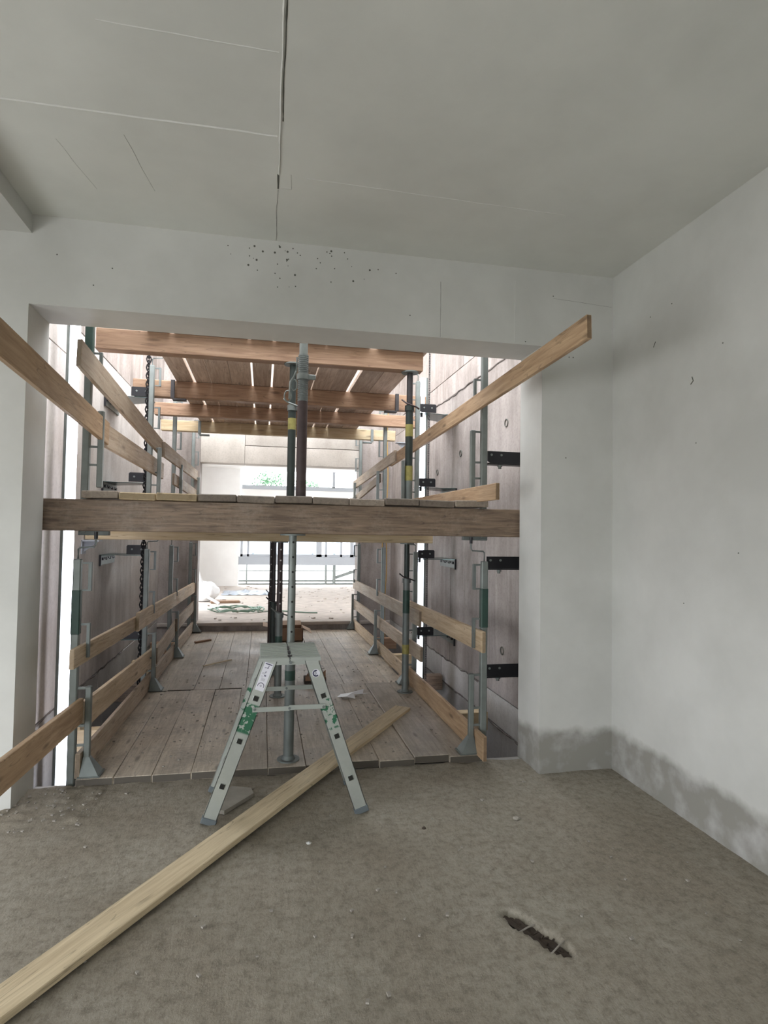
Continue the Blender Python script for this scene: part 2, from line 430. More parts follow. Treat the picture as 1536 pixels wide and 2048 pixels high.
for i in range(46):
    x = random.gauss(.12, .28); z = 3.345-abs(random.gauss(.03, .13)); r = random.choice((.002, .003, .003, .005))
    if z < 2.95: z += .2
    b.cyl((x, YW-.001, z), (x, YW+.002, z), r*1.4, seg=6)
for (x, z) in ((-.9, 3.1), (-1.2, 3.15), (-1.0, 2.99), (.9, 2.98), (2.02, 2.79), (2.05, 2.79), (2.0, 2.1), (1.7, 2.872), (1.9, 3.2), (1.85, 2.82)):
    b.cyl((x, YW-.001, z), (x, YW+.002, z), .0045, seg=6)
tag(b.build('air_holes', 'crack', wf), kind='stuff')
b = MB()
for (y, z) in ((3.3, 2.95), (3.1, 2.96), (2.7, 2.6), (2.9, 2.1), (3.0, 1.2), (2.6, 1.5)):
    b.cyl((XR-.001, y, z), (XR+.002, y, z+.002), .004, seg=6)
b.path([(XR-.001, 2.93, 2.48), (XR-.001, 2.92, 2.455), (XR-.001, 2.94, 2.44)], .003)
b.path([(XR-.001, 3.25, 2.78), (XR-.001, 3.27, 2.75)], .002)
tag(b.build('air_holes', 'crack', wr), kind='stuff')

# ------------------------------------------------------------------ shaft
XS0, XS1, YF = -1.52, 2.03, 9.45
ZB, ZT = -3.0, 5.8
struct(MB().box(XS0-.35, XS0-.03, YR, YF, ZB, ZT).build('wall_shaft_left', 'dark_gap'))
struct(MB().box(XS1+.03, XS1+.35, YR, YF, ZB, ZT).build('wall_shaft_right', 'dark_gap'))
wsl, wsr = bpy.data.objects['wall_shaft_left'], bpy.data.objects['wall_shaft_right']
def panels(parent, side, rows):
    for z0, z1, ys, mt in rows:
        for y0, y1 in zip(ys[:-1], ys[1:]):
            pr = random.uniform(-.003, .003)
            x0, x1 = (XS0-.04, XS0+pr) if side < 0 else (XS1+pr, XS1+.04)
            MB().box(x0, x1, y0+.004, y1-.004, z0+.004, z1-.004, bev=.002).build('panel', mt, parent)
panels(wsr, 1, [(-3, -.75, [YR, 5.9, 7.6, YF], 'concrete_band'), (-.75, -.09, [YR, 4.85, 5.8, 7.0, 8.2, YF], 'concrete_band'), (-.09, .18, [YR, 6.6, YF], 'concrete_band'),
    (.18, 3.10, [YR, 4.25, 5.26, 6.30, 7.05, 7.85, 8.6, YF], 'concrete_damp_shade'), (3.10, 3.34, [YR, 6.9, YF], 'concrete_damp_shade'),
    (3.34, ZT, [YR, 5.1, 5.95, 6.55, 7.2, 8.2, YF], 'concrete_damp_shade')])  # top rows coloured darker to tone down the strong skylight
panels(wsl, -1, [(-3, -.75, [YR, 5.9, 7.6, YF], 'concrete_band'), (-.75, -.06, [YR, 5.1, 6.4, 8.0, YF], 'concrete_band'), (-.06, .20, [YR, 6.2, YF], 'concrete_band'),
    (.20, 2.92, [YR, 5.98, 7.55, 8.35, YF], 'concrete'), (2.92, 3.2, [YR, 5.05, 7.4, YF], 'concrete'),
    (3.2, ZT, [YR, 5.4, 6.6, 7.9, YF], 'concrete_damp_shade')])  # left top row also darkened in colour against the skylight
def tie_hole(y, z, side, par):
    x = XS1-.004 if side > 0 else XS0+.004
    mx = Matrix.Rotation(PI/2, 3, 'Y')
    MB(True).torus((x, y, z), .032, .006, mx, n=14, k=5).build('tie_hole', 'crack', par)
for y, z in ((4.79, 2.53), (6.0, 2.42), (4.84, .58), (6.85, 2.3)): tie_hole(y, z, 1, wsr)
# rough pour joints on the side walls
for par, x, z, nn, y0 in ((wsr, XS1-.004, 3.10, (-1, 0, 0), 4.3), (wsr, XS1-.004, -.09, (-1, 0, 0), 4.3), (wsr, XS1-.004, .18, (-1, 0, 0), 5.4), (wsl, XS0+.004, .20, (1, 0, 0), 4.3)):
    ridge('pour_joint', [(x, y0, z), (x, 7.2, z)], .018, 'dark_gap', par, n=nn, rough=.02, h=.004)
# far wall of the shaft with the opening to the far room
XO0, XO1, ZO = -.96, 1.495, 2.60
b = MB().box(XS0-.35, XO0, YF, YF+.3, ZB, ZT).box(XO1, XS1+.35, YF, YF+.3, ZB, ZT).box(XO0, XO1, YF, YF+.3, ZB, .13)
wfar = struct(b.build('wall_shaft_far', 'concrete_damp_shade'))  # darker brown paints shade into the piers beside the opening
for (x0, x1, z0, z1) in ((XO0, -.30, ZO, 3.06), (-.30, XO1, ZO, 2.88), (-.30, XO1, 2.885, 3.06), (XO0, XO1, 3.065, 3.4), (XO0, XO1, 3.405, ZT)):
    MB().box(x0+.002, x1-.002, YF+.002, YF+.3, z0, z1-.004, bev=.002).build('panel', 'concrete_far', wfar)
struct(MB().box(XS0-.3, XS1+.3, YR, YF, ZB-.2, ZB).build('floor_shaft', 'concrete_band'))
struct(MB().box(XS0-.35, XS1+.35, YW, YR-.0, -3.0, -.3).build('wall_shaft_near', 'concrete_band'))
# slab edge strips of the two storeys at either side of the deck
struct(MB().box(XJ0, 1.95, 3.93, 4.06, -.3, -.012, bev=.01).build('trim_2', 'concrete_band'))

# ------------------------------------------------------------------ far room
XF0, XF1, YE, ZF, ZFC = -1.62, 4.6, 15.5, .16, 3.12
struct(MB().box(XF0-.3, XF1, YF-.03, YE+.5, ZF-.05, ZF, bev=.006).build('floor_far', 'far_floor'))
struct(MB().box(XF0-.3, XF1+.3, YF+.3, YE+.4, ZFC, ZFC+.4).build('ceiling_far', 'white'))
struct(MB().box(XF0-.3, XF0, YF+.3, 10.9, ZF, ZFC).box(XF0-.3, XF0, 13.6, YE+.3, ZF, ZFC).box(XF0-.3, XF0, 10.9, 13.6, 2.5, ZFC).build('wall_far_left', 'white'))
struct(MB().box(XF0, -.59, YE, YE+.3, ZF, ZFC).box(4.1, XF1+.3, YE, YE+.3, ZF, ZFC).build('wall_far', 'white'))
struct(MB().box(XF1, XF1+.3, YF, YE, ZF, ZFC).build('wall_far_right', 'white'))
wb = MB().box(-.59, 4.1, YE+.05, YE+.2, .69, .90, bev=.005)
struct(wb.build('trim_3', 'winframe'))
wn = bpy.data.objects.new('window_1', None); place(wn, None, Matrix.Translation((1.8, YE+.1, .9))); wn['kind'] = 'structure'
b = MB().box(-.55, 4.1, YE+.07, YE+.15, .90, .96).box(-.55, 4.1, YE+.07, YE+.15, 1.60, 1.70).box(-.55, 4.1, YE+.07, YE+.15, 2.62, 2.72)
for x, w in ((-.52, .06), (-.36, .05), (1.44, .14), (1.62, .05), (2.02, .05), (2.3, .09), (3.3, .06)): b.box(x-w/2, x+w/2, YE+.07, YE+.15, .9, 1.7)
b.box(1.76, 1.83, YE+.07, YE+.15, 2.7, ZFC); b.box(3.3, 3.37, YE+.07, YE+.15, 2.7, ZFC)
b.build('window_frame', 'winframe', wn)
for x0, x1 in ((-.36, 1.38), (1.64, 2.0), (2.3, 3.3)):
    MB().box(x0, x1, YE+.10, YE+.106, .96, 1.6).build('pane', 'glass', wn)
MB().box(-.55, 4.1, YE+.08, YE+.14, 1.7, 2.62, bev=.005).build('panel', 'white', wn)

# edge railing outside the far opening
t_ = thing('guardrail', (1, 15.9, .1), 'thin steel safety railing with diagonal brace outside the far opening', 'railing')
for x, r in ((-.39, .02), (1.66, .03), (1.88, .045), (3.2, .02)):
    MB().cyl((x, 15.9, .0), (x, 15.9, .72), r, seg=8).build('post', 'galv', t_)
for z, r in ((.52, .012), (.26, .03), (.18, .02)):
    MB().cyl((-.6, 15.9, z), (4.2, 15.9, z), r, seg=8).build('rail', 'galv', t_)
MB().box(-.04, .04, -.02, .02, -.45, .45, Matrix.Translation((2.35, 15.95, .48)) @ Matrix.Rotation(1.25, 4, 'Y')).build('brace', 'galv', t_)

# ------------------------------------------------------------------ outside
struct(MB().box(-60, 60, 15.8, 90, -.25, -.05).build('ground', 'ground'))
struct(MB().box(-60, 60, -60, -5.2, -.6, -.4).box(-60, -4.2, -5.2, 15.8, -.6, -.4).build('ground_near', 'ground'))
bl = thing('building', (3, 30, -.05), 'long pale low building across the yard seen through the far opening', 'building')
MB().box(-12, 22, 30, 36, -.05, 3.25).build('wall', 'facade', bl)
MB().box(-12.3, 22.3, 29.7, 36.3, 3.25, 3.5, bev=.03).build('roof', 'roofedge', bl)
for i in range(8):
    x = -5.2+i*2.9
    f_ = MB().box(x, x+1.9, 29.93, 30.02, .35, .45).box(x, x+1.9, 29.93, 30.02, 2.1, 2.2).box(x, x+.1, 29.93, 30.02, .35, 2.2).box(x+1.8, x+1.9, 29.93, 30.02, .35, 2.2).box(x+.9, x+1, 29.93, 30.02, .35, 2.2).build('window', 'winframe', bl)
    MB().box(x+.1, x+1.8, 29.96, 29.99, .45, 2.1).build('pane', 'sheet', f_)
def tree(x, y, h, w, label, n=1500):
    tr = thing('tree', (x, y, -.05), label, 'tree')
    b = MB(); b.path([(x, y, -.05), (x+.05, y, h*.4), (x-.05, y, h*.8)], .12)
    for k in range(5):
        a = random.random()*6.28; b.path([(x, y, h*(.35+.08*k)), (x+math.cos(a)*w*.5, y+math.sin(a)*w*.5, h*(.5+.08*k))], .04, 5)
    b.build('trunk', 'bark', tr)
    b = MB()
    for k in range(n):
        while True:
            v = Vector((random.uniform(-1, 1), random.uniform(-1, 1), random.uniform(-1, 1)))
            if v.length < 1 and noise.noise(v*2.3+Vector((x, y, 0))) > -.08: break
        c = Vector((x+v.x*w, y+v.y*w, h*.68+v.z*h*.34)); s_ = .11
        u_ = Vector((random.gauss(0, 1), random.gauss(0, 1), random.gauss(0, 1))).normalized(); v_ = u_.orthogonal().normalized()
        b.b.faces.new([b.b.verts.new(c+u_*s_), b.b.verts.new(c+v_*s_*.6), b.b.verts.new(c-u_*s_), b.b.verts.new(c-v_*s_*.6)])
    tag(b.build('foliage', 'leaf', tr), kind='stuff')
tree(.45, 41, 5.5, 1.5, 'leafy green tree above the pale roof, left one of the pair')
tree(2.9, 43, 5.2, 1.6, 'leafy green tree above the pale roof, right one of the pair')
tree(9.3, 42, 4.6, 2.0, 'green bushy tree showing at the right edge of the far opening')

# ------------------------------------------------------------------ light tubes on the shaft walls
def light_tube(x, y, z0, z1, label, sx):
    t_ = thing('light_tube', (x, y, z0), label, 'light')
    MB(True).cyl((x, y, z0), (x, y, z1), .029, seg=16).build('tube', 'lamp', t_)
    MB().box(x-sx*.055, x-sx*.035, y-.03, y+.03, z0, z1).build('back_channel', 'galv', t_)
light_tube(-1.372, 4.70, -.9, 3.9, 'long glowing white light tube fixed upright on the left concrete wall', 1)
light_tube(1.66, 6.22, -.5, 3.25, 'long glowing white light tube standing by the right concrete wall behind the brackets', -1)

# ------------------------------------------------------------------ decks
dk = thing('scaffold_deck', (.25, 4, 0), 'lower scaffold deck of dirty wooden planks at floor level', 'deck')
seams = [-1.085, -.87, -.645, -.41, -.17, .065, .31, .56, .80, 1.045, 1.29, 1.515]
for a_, c_ in zip(seams[:-1], seams[1:]):
    zt = .045+random.uniform(-.004, .004); yo = random.uniform(-.012, .012)
    if 1.04 < a_ < 1.2: zt += .012
    o = board('plank', ((a_+c_)/2, 3.985+yo, zt-.024), ((a_+c_)/2+random.uniform(-.004, .004), 6.0+random.uniform(-.04, .04), zt-.024), c_-a_-.003, .048, 'deck', dk, flat=True)
seams = [-1.03, -.86, -.62, -.38, -.13, .11, .35, .60, .84, 1.08, 1.30, 1.465]
for a_, c_ in zip(seams[:-1], seams[1:]):
    zt = .036+random.uniform(-.003, .003)
    board('plank', ((a_+c_)/2, 6.04, zt-.024), ((a_+c_)/2, 9.40+random.uniform(-.02, .02), zt-.024), c_-a_-.003, .048, 'deck', dk, flat=True)
dm = thing('scaffold_deck', (.25, 4, 1.755), 'middle scaffold deck whose plank ends rest on the big weathered beam', 'deck')
seams = [-1.12, -.90, -.676, -.423, -.173, .074, .323, .572, .822, 1.067, 1.327, 1.577]
for a_, c_ in zip(seams[:-1], seams[1:]):
    dz = random.uniform(-.006, .006)
    mt = 'beam_pale' if -.95 < a_ < -.5 else 'deck_mid'
    board('plank', ((a_+c_)/2, 4.03+random.uniform(-.01, .01), 1.784+dz), ((a_+c_)/2, 5.88 if a_ < -1 or a_ > 1.3 else 9.4, 1.784), c_-a_-.006, .046, mt, dm, flat=True, bev=.005, tilt=random.uniform(-.02, .02))
du = thing('scaffold_deck', (.25, 5, 3.05), 'upper scaffold deck seen from below with light between its planks', 'deck')
us = [(-.88, -.716, 0), (-.690, -.545, 0), (-.538, -.34, 0), (-.335, -.145, 0), (-.125, .045, 0), (.065, .26, 0), (.265, .455, 0), (.467, .655, 0), (.66, .83, .02), (.865, 1.06, 0), (1.064, 1.29, 0)]
for a_, c_, sk in us:
    board('plank', ((a_+c_)/2-sk, 4.62, 3.075), ((a_+c_)/2+sk, 8.75, 3.075), c_-a_, .046, 'formply', du, flat=True)

# beams
def beam(x0, x1, y, zb, zt, mt, label, th=.10):
    return board('support_beam', (x0, y+th/2, (zb+zt)/2), (x1, y+th/2, (zb+zt)/2), zt-zb, th, mt, None, label, 'beam', bev=.005)
beam(-1.50, 2.0, 4.075, 1.556, 1.757, 'beam_old', 'big dark weathered beam across the opening at head height', .12)
beam(-1.515, 1.62, 5.60, 1.475, 1.757, 'beam_pale', 'pale timber beam just behind and below the big weathered beam', .10)
beam(-1.5, 2.0, 7.2, 1.52, 1.757, 'beam_new', 'timber beam under the middle deck above the second dark prop')
beam(-1.5, 2.0, 8.75, 1.52, 1.757, 'beam_new', 'timber beam under the middle deck nearest the far room')
beam(-1.235, 1.252, 4.68, 2.893, 3.05, 'beam_new', 'frontmost beam under the upper deck, pale at its left end')
beam(-1.285, 1.72, 6.2, 2.885, 3.05, 'beam_new', 'second beam under the upper deck, dark brown')
beam(-1.27, 1.95, 7.3, 2.905, 3.05, 'beam_new', 'third beam under the upper deck')
beam(-1.38, 1.86, 8.45, 2.905, 3.05, 'beam_pale', 'rearmost beam under the upper deck above the far opening')
lab = ['beam under the lower deck right behind the room floor edge', 'pale yellow beam end sticking out under the lower deck at left', 'brown beam under the lower deck by the left chain', 'brown beam under the lower deck, second from the far room', 'beam under the lower deck nearest the far room']
for y, mt, l_ in zip((4.35, 5.08, 6.45, 7.6, 8.8), ('beam_new', 'beam_pale', 'beam_old', 'beam_pale', 'beam_new'), lab):
    beam(-1.5 if y > 4.5 else -1.0, 2.0 if y > 4.5 else 1.5, y, -.17, -.008, mt, l_)

# ------------------------------------------------------------------ props
def prop(x, y, z0, z1, zs, ro, ri, mo, mi, label, holes=True, band=None, greenband=None, top=.07, collar=True, handle='dark'):
    t_ = thing('steel_prop', (x, y, z0), label, 'prop')
    MB(True).cyl((x, y, z0), (x, y, zs), ro, seg=20).build('outer_tube', mo, t_)
    MB(True).cyl((x, y, zs-.02), (x, y, z1), ri, seg=18).build('inner_tube', mi, t_)
    MB(True).cyl((x, y, z0), (x, y, z0+.008), .075, seg=20).cyl((x, y, z0+.008), (x, y, z0+.03), ro*1.35, ro*1.02, seg=16).build('base_plate', 'galv_dull', t_)
    if z1 < 3.0: MB(True).cyl((x, y, z1-.010), (x, y, z1), top, seg=20).build('top_plate', 'galv_dull', t_)
    if holes:
        b = MB(); z = zs+.10
        while z < z1-.04:
            b.cyl((x+.003, y-ri-.0012, z), (x+.003, y+ri+.0012, z), .0075, seg=10); z += .1
        tag(b.build('pin_holes', 'hole' if holes == 'dark' else 'debris', t_), kind='stuff')  # pale discs paint in light showing through; dark ones are plain holes
    if collar:
        b = MB(True).cyl((x, y, zs-.03), (x, y, zs+.015), ro*1.25, seg=18); b.build('collar', 'galv_dull' if handle == 'galv' else mo, t_)
        MB(True).path([(x-ro*2.2, y-.01, zs+.06), (x-ro*1.2, y-ro*1.1, zs+.03), (x+ro*1.6, y-ro*1.2, zs), (x+ro*2.4, y-.02, zs-.01)], .007).build('handle', handle, t_)
    if band: MB(True).cyl((x, y, band[0]), (x, y, band[1]), ro*1.03, seg=20).build('yellow_band', 'yellow', t_)
    if greenband: MB(True).cyl((x, y, greenband[0]), (x, y, greenband[1]), ro*1.03, seg=20).build('green_band', 'green', t_)
    return t_
prop(.200, 4.10, .045, 1.555, .80, .034, .026, 'galv_dull', 'galv', 'galvanised prop with a row of holes right behind the step ladder', 'dark', greenband=(.575, .64), handle='galv', top=.085, collar=False)
prop(.165, 5.66, .045, 1.475, .80, .033, .026, 'galv_dull', 'maroon', 'dark maroon prop with light through its holes left of the galvanised prop', True, greenband=(.45, .60), handle='galv')
prop(.125, 6.55, .045, 1.755, .80, .034, .022, 'dark_green', 'dark', 'plain dark prop standing between the two perforated dark props', False, top=.06, collar=True)
prop(.115, 8.2, .045, 1.755, .72, .026, .017, 'maroon', 'dark', 'thinnest dark prop with holes, farthest back under the middle deck', True, top=.05)
prop(.205, 4.73, 1.81, 2.893, 2.55, .031, .026, 'dark_green', 'dark_green', 'dark green prop with yellow label under the front upper beam', False, band=(2.37, 2.46), handle='galv')
prop(1.155, 4.73, 1.81, 2.893, 2.60, .031, .025, 'dark_green', 'dark', 'dark green prop with yellow sleeve under the right end of the front upper beam', False, band=(2.36, 2.46), handle='maroon')
pf = [o for o in COL.objects if o.name.startswith('steel_prop')][-1]
MB(True).cyl((1.155, 4.73, 1.82), (1.155, 4.73, 2.12), .0325, seg=20).build('lower_sleeve', 'galv_dull', pf)
MB(True).cyl((1.155, 4.73, 2.0), (1.155, 4.73, 2.12), .0335, seg=20).build('yellow_band', 'yellow', pf)
MB().box(1.095, 1.115, 4.70, 4.74, 1.81, 2.16).build('side_bar', 'galv_dull', pf)
prop(1.372, 5.64, .045, 1.475, 1.12, .033, .026, 'galv_dull', 'dark_green', 'grey prop with yellow band beside the right guard boards', False, band=(.41, .50), greenband=(.80, 1.02))
# thick prop with threaded section
t_ = thing('steel_prop', (.257, 4.27, 1.81), 'thick brown prop with threaded collar rising past the front upper beam', 'prop')
MB(True).cyl((.257, 4.27, 1.81), (.257, 4.27, 2.50), .036, seg=20).build('outer_tube', 'maroon', t_)
b = MB(True); z = 2.50
while z < 2.83: b.cyl((.257, 4.27, z), (.257, 4.27, z+.009), .037, seg=18).cyl((.257, 4.27, z+.009), (.257, 4.27, z+.014), .034, seg=18); z += .014
b.build('thread', 'galv_dull', t_)
MB(True).cyl((.257, 4.27, 2.82), (.257, 4.27, 3.35), .030, seg=20).build('inner_tube', 'galv', t_)
MB(True).cyl((.257, 4.27, 1.81), (.257, 4.27, 1.82), .075, seg=20).build('base_plate', 'galv_dull', t_)
cl = MB(True).cyl((.257, 4.27, 2.655), (.257, 4.27, 2.695), .046, seg=18); cl.box(.29, .345, 4.24, 4.26, 2.655, 2.69, bev=.004)
cl = cl.build('clamp', 'galv', t_)
MB(True).path([(.21, 4.22, 2.80), (.205, 4.21, 2.70), (.19, 4.21, 2.66), (.165, 4.21, 2.62), (.16, 4.21, 2.50)], .008).torus((.19, 4.21, 2.60), .022, .005, Matrix.Rotation(PI/2, 3, 'X'), ax=1.8).torus((.15, 4.21, 2.52), .024, .005, Matrix.Rotation(PI/2, 3, 'X'), ax=1.6).build('hook_chain', 'galv', t_)

# ------------------------------------------------------------------ guard posts
gp = thing('guardrail_post', (0, 0, 0), 'galvanised guard post', 'post', 'guard posts along the scaffold decks')
MB().box(-.023, .023, -.023, .023, -.27, 1.33, bev=.006).build('outer_post', 'galv', gp)
MB().box(-.0255, .0255, -.0255, .0255, .86, 1.14, bev=.006).build('green_section', 'green', gp, label='dark green painted section')
cr_ = MB(True).path([(0, 0, 1.33), (0, 0, 1.39), (.01, 0, 1.40), (.09, 0, 1.405), (.10, 0, 1.42), (.10, 0, 1.47)], .006); cr_ = cr_.build('crank', 'galv_dull', gp)
MB(True).cyl((.10, 0, 1.455), (.10, 0, 1.50), .011, seg=10).build('knob', 'black', cr_)
for z0, z1 in ((1.13, 1.31), (.72, .93)):
    MB().box(.03, .075, -.006, .006, z1-.012, z1).box(.03, .075, -.006, .006, z0, z0+.010).box(.065, .083, -.014, .014, z0, z1).build('board_holder', 'galv_dull', gp)
MB().box(.07, .105, -.018, .018, .03, .54, bev=.004).build('inner_post', 'galv', gp)
for z in (.53, .30, .18): MB().box(.0, .09, -.006, .006, z-.007, z+.007).build('rung', 'galv', gp)
b = MB(); top_ = [(.07, -.018, .11), (.105, -.018, .11), (.105, .018, .11), (.07, .018, .11)]; bot_ = [(.06, -.06, .004), (.17, -.06, .004), (.17, .06, .004), (.06, .06, .004)]
vt = [b.b.verts.new(v) for v in top_]; vb = [b.b.verts.new(v) for v in bot_]
for i in range(4): b.b.faces.new((vb[i], vb[(i+1) % 4], vt[(i+1) % 4], vt[i]))
b.b.faces.new(vt); b.b.faces.new(vb[::-1]); b.box(.05, .18, -.065, .065, 0, .006)
b.build('foot', 'galv_dull', gp)
MB().box(-.03, .16, -.02, .02, -.285, -.255, bev=.003).build('clamp_plate', 'galv_dull', gp)
ZD = (.052, 1.812)
ys_l = (4.035, 6.02, 7.54, 9.33); ys_r = (4.035, 5.95, 7.45, 9.38)
xl = (-1.125, -1.075, -1.07, -1.05); xr = (1.548, 1.54, 1.505, 1.50)
ordn = ('nearest', 'second', 'third', 'farthest'); lvl = ('lower', 'middle', 'upper')
first = True
for lv in range(2):
    for k in range(4):
        for side in (0, 1):
            x, y = (xl[k], ys_l[k]) if side == 0 else (xr[k], ys_r[k])
            if lv == 1 and side == 0: x += .03 if k == 0 else .0
            z = ZD[lv]
            if lv == 1 and k == 0: x, y = ((-1.155, 4.245), (1.615, 4.245))[side]
            lb = '%s guard post on the %s side of the %s deck, grey steel with crank' % (ordn[k], ('left', 'right')[side], lvl[lv])
            if first:
                gp.matrix_basis = Matrix.Translation((x, y, z)); gp['label'] = lb; first = False
            else: dup(gp, (x, y, z), PI*side, lb, drop=(('green_section',) if k or (lv and side) else ())+(('foot',) if lv else ()))

for x, y, sx, l_ in ((-.90, 6.12, 1, 'left end of the second upper beam'), (-.87, 8.36, 1, 'left part of the rearmost upper beam'), (1.36, 6.12, -1, 'right end of the second upper beam'), (1.50, 8.36, -1, 'right part of the rearmost upper beam')):
    zb_ = 2.86
    b = MB().box(x-.018, x+.018, y, y+.03, zb_, 3.04).box(min(x, x+sx*.13), max(x, x+sx*.13), y, y+.06, zb_-.02, zb_, bev=.003)
    tag(b.build('beam_clamp', 'dark' if y < 7 else 'galv_dull'), 'small steel clamp gripping the '+l_, 'clamp', 'beam clamps')
# ------------------------------------------------------------------ guard boards
def rail(p, q, w, mt, label, th=.028, tilt=0):
    return board('guard_board', p, q, w, th, mt, None, label, 'board', 'guard boards along the decks', tilt=tilt)
def interp(y, tab):
    for (a_, v_), (b_, w_) in zip(tab[:-1], tab[1:]):
        if y <= b_: return v_+(w_-v_)*(y-a_)/(b_-a_)
    return tab[-1][1]
fL = lambda y: interp(y, [(1.5, -1.077), (4.03, -1.077), (6.02, -1.027), (7.54, -1.022), (9.33, -1.002), (10, -1.0)])
fR = lambda y: interp(y, [(1.5, 1.50), (4.03, 1.50), (5.95, 1.492), (7.45, 1.457), (9.38, 1.452), (10, 1.45)])
XLr = -1.065
# lower left
rail((fL(3.80), 3.80, .805), (fL(5.72), 5.72, .765), .115, 'pine', 'top guard board on the near left of the lower deck, dark stained end')
rail((fL(5.35)+.030, 5.35, .790), (fL(9.55), 9.55, .695), .155, 'pine', 'long top guard board on the far left of the lower deck, overlapping the nearer one')
rail((fL(1.90), 1.90, .555), (fL(4.02), 4.02, .450), .150, 'pine_tan', 'low orange guard board reaching into the room past the left wall end')
rail((fL(4.06), 4.06, .405), (fL(6.5), 6.5, .315), .175, 'pine', 'middle guard board on the near left of the lower deck')
rail((fL(6.2)+.030, 6.2, .335), (fL(7.9), 7.9, .40), .16, 'pine_worn', 'middle guard board in the centre of the left side of the lower deck')
rail((fL(7.5)+.032, 7.5, .43), (fL(9.65), 9.65, .42), .15, 'pine_worn', 'middle guard board at the far left end of the lower deck')
rail((fL(3.98), 3.98, .122), (fL(6.30), 6.30, .122), .15, 'pine_worn', 'worn toe board along the near left edge of the lower deck')
rail((fL(6.34), 6.34, .122), (fL(9.35), 9.35, .118), .15, 'pine_worn', 'pale toe board along the far left edge of the lower deck')
# lower right
rail((fR(3.90), 3.90, .833), (fR(6.20), 6.20, .805), .145, 'pine', 'top guard board on the near right of the lower deck by the concrete wall end')
rail((fR(5.45)-.030, 5.45, .765), (fR(9.55), 9.55, .735), .145, 'pine_worn', 'long top guard board on the far right of the lower deck behind the banded prop')
rail((fR(5.50), 5.50, .425), (fR(9.55), 9.55, .425), .14, 'pine_worn', 'middle guard board on the far right of the lower deck')
tb = rail((fR(3.86), 3.86, .125), (fR(6.05), 6.05, .125), .165, 'pine_tan', 'orange toe board on the near right of the lower deck with a big knot')
rail((fR(6.05), 6.05, .118), (fR(9.50), 9.50, .112), .14, 'pine', 'pale toe board on the far right of the lower deck')
MB(True).cyl((1.4885, 3.96, .12), (1.5215, 3.96, .12), .035, seg=16).build('knot', 'stonedark', tb)
# middle deck left
rail((fL(1.7), 1.7, 2.415), (fL(4.40), 4.40, 2.225), .155, 'pine_tan', 'brown guard board running from the upper left of the room into the shaft')
rail((fL(4.30)-.012, 4.30, 2.215), (fL(6.45), 6.45, 2.165), .16, 'pine_worn', 'mottled guard board on the left of the middle deck below the long upper one')
rail((fL(3.75), 3.75, 2.60), (fL(6.40), 6.40, 2.385), .165, 'pine_worn', 'dark upper guard board on the left of the middle deck near the light tube')
rail((fL(6.30)+.030, 6.30, 2.375), (fL(9.65), 9.65, 2.385), .15, 'pine_worn', 'pale upper guard board on the far left of the middle deck')
rail((fL(7.2), 7.2, 2.15), (fL(9.4), 9.4, 2.10), .13, 'pine_worn', 'lower guard board on the far left of the middle deck')
# middle deck right
rail((fR(2.565), 2.565, 2.572), (fR(6.90), 6.90, 2.375+.04), .118, 'pine_tan', 'long brown guard board sloping up past the right wall end')
rail((fR(6.55)-.030, 6.55, 2.44), (fR(9.75), 9.75, 2.335), .13, 'pine_worn', 'pale nail-studded guard board far right on the middle deck')
rail((fR(7.5), 7.5, 2.27), (fR(9.75), 9.75, 2.08), .11, 'pine_worn', 'short pale guard board at the far right of the middle deck with a black end')
rail((fR(3.68), 3.68, 1.857), (fR(6.0), 6.0, 1.865), .11, 'pine_tan', 'orange toe board lying on the right edge of the middle deck')
rail((fR(6.1), 6.1, 1.87), (fR(9.4), 9.4, 1.87), .12, 'pine_worn', 'toe board on the far right of the middle deck')

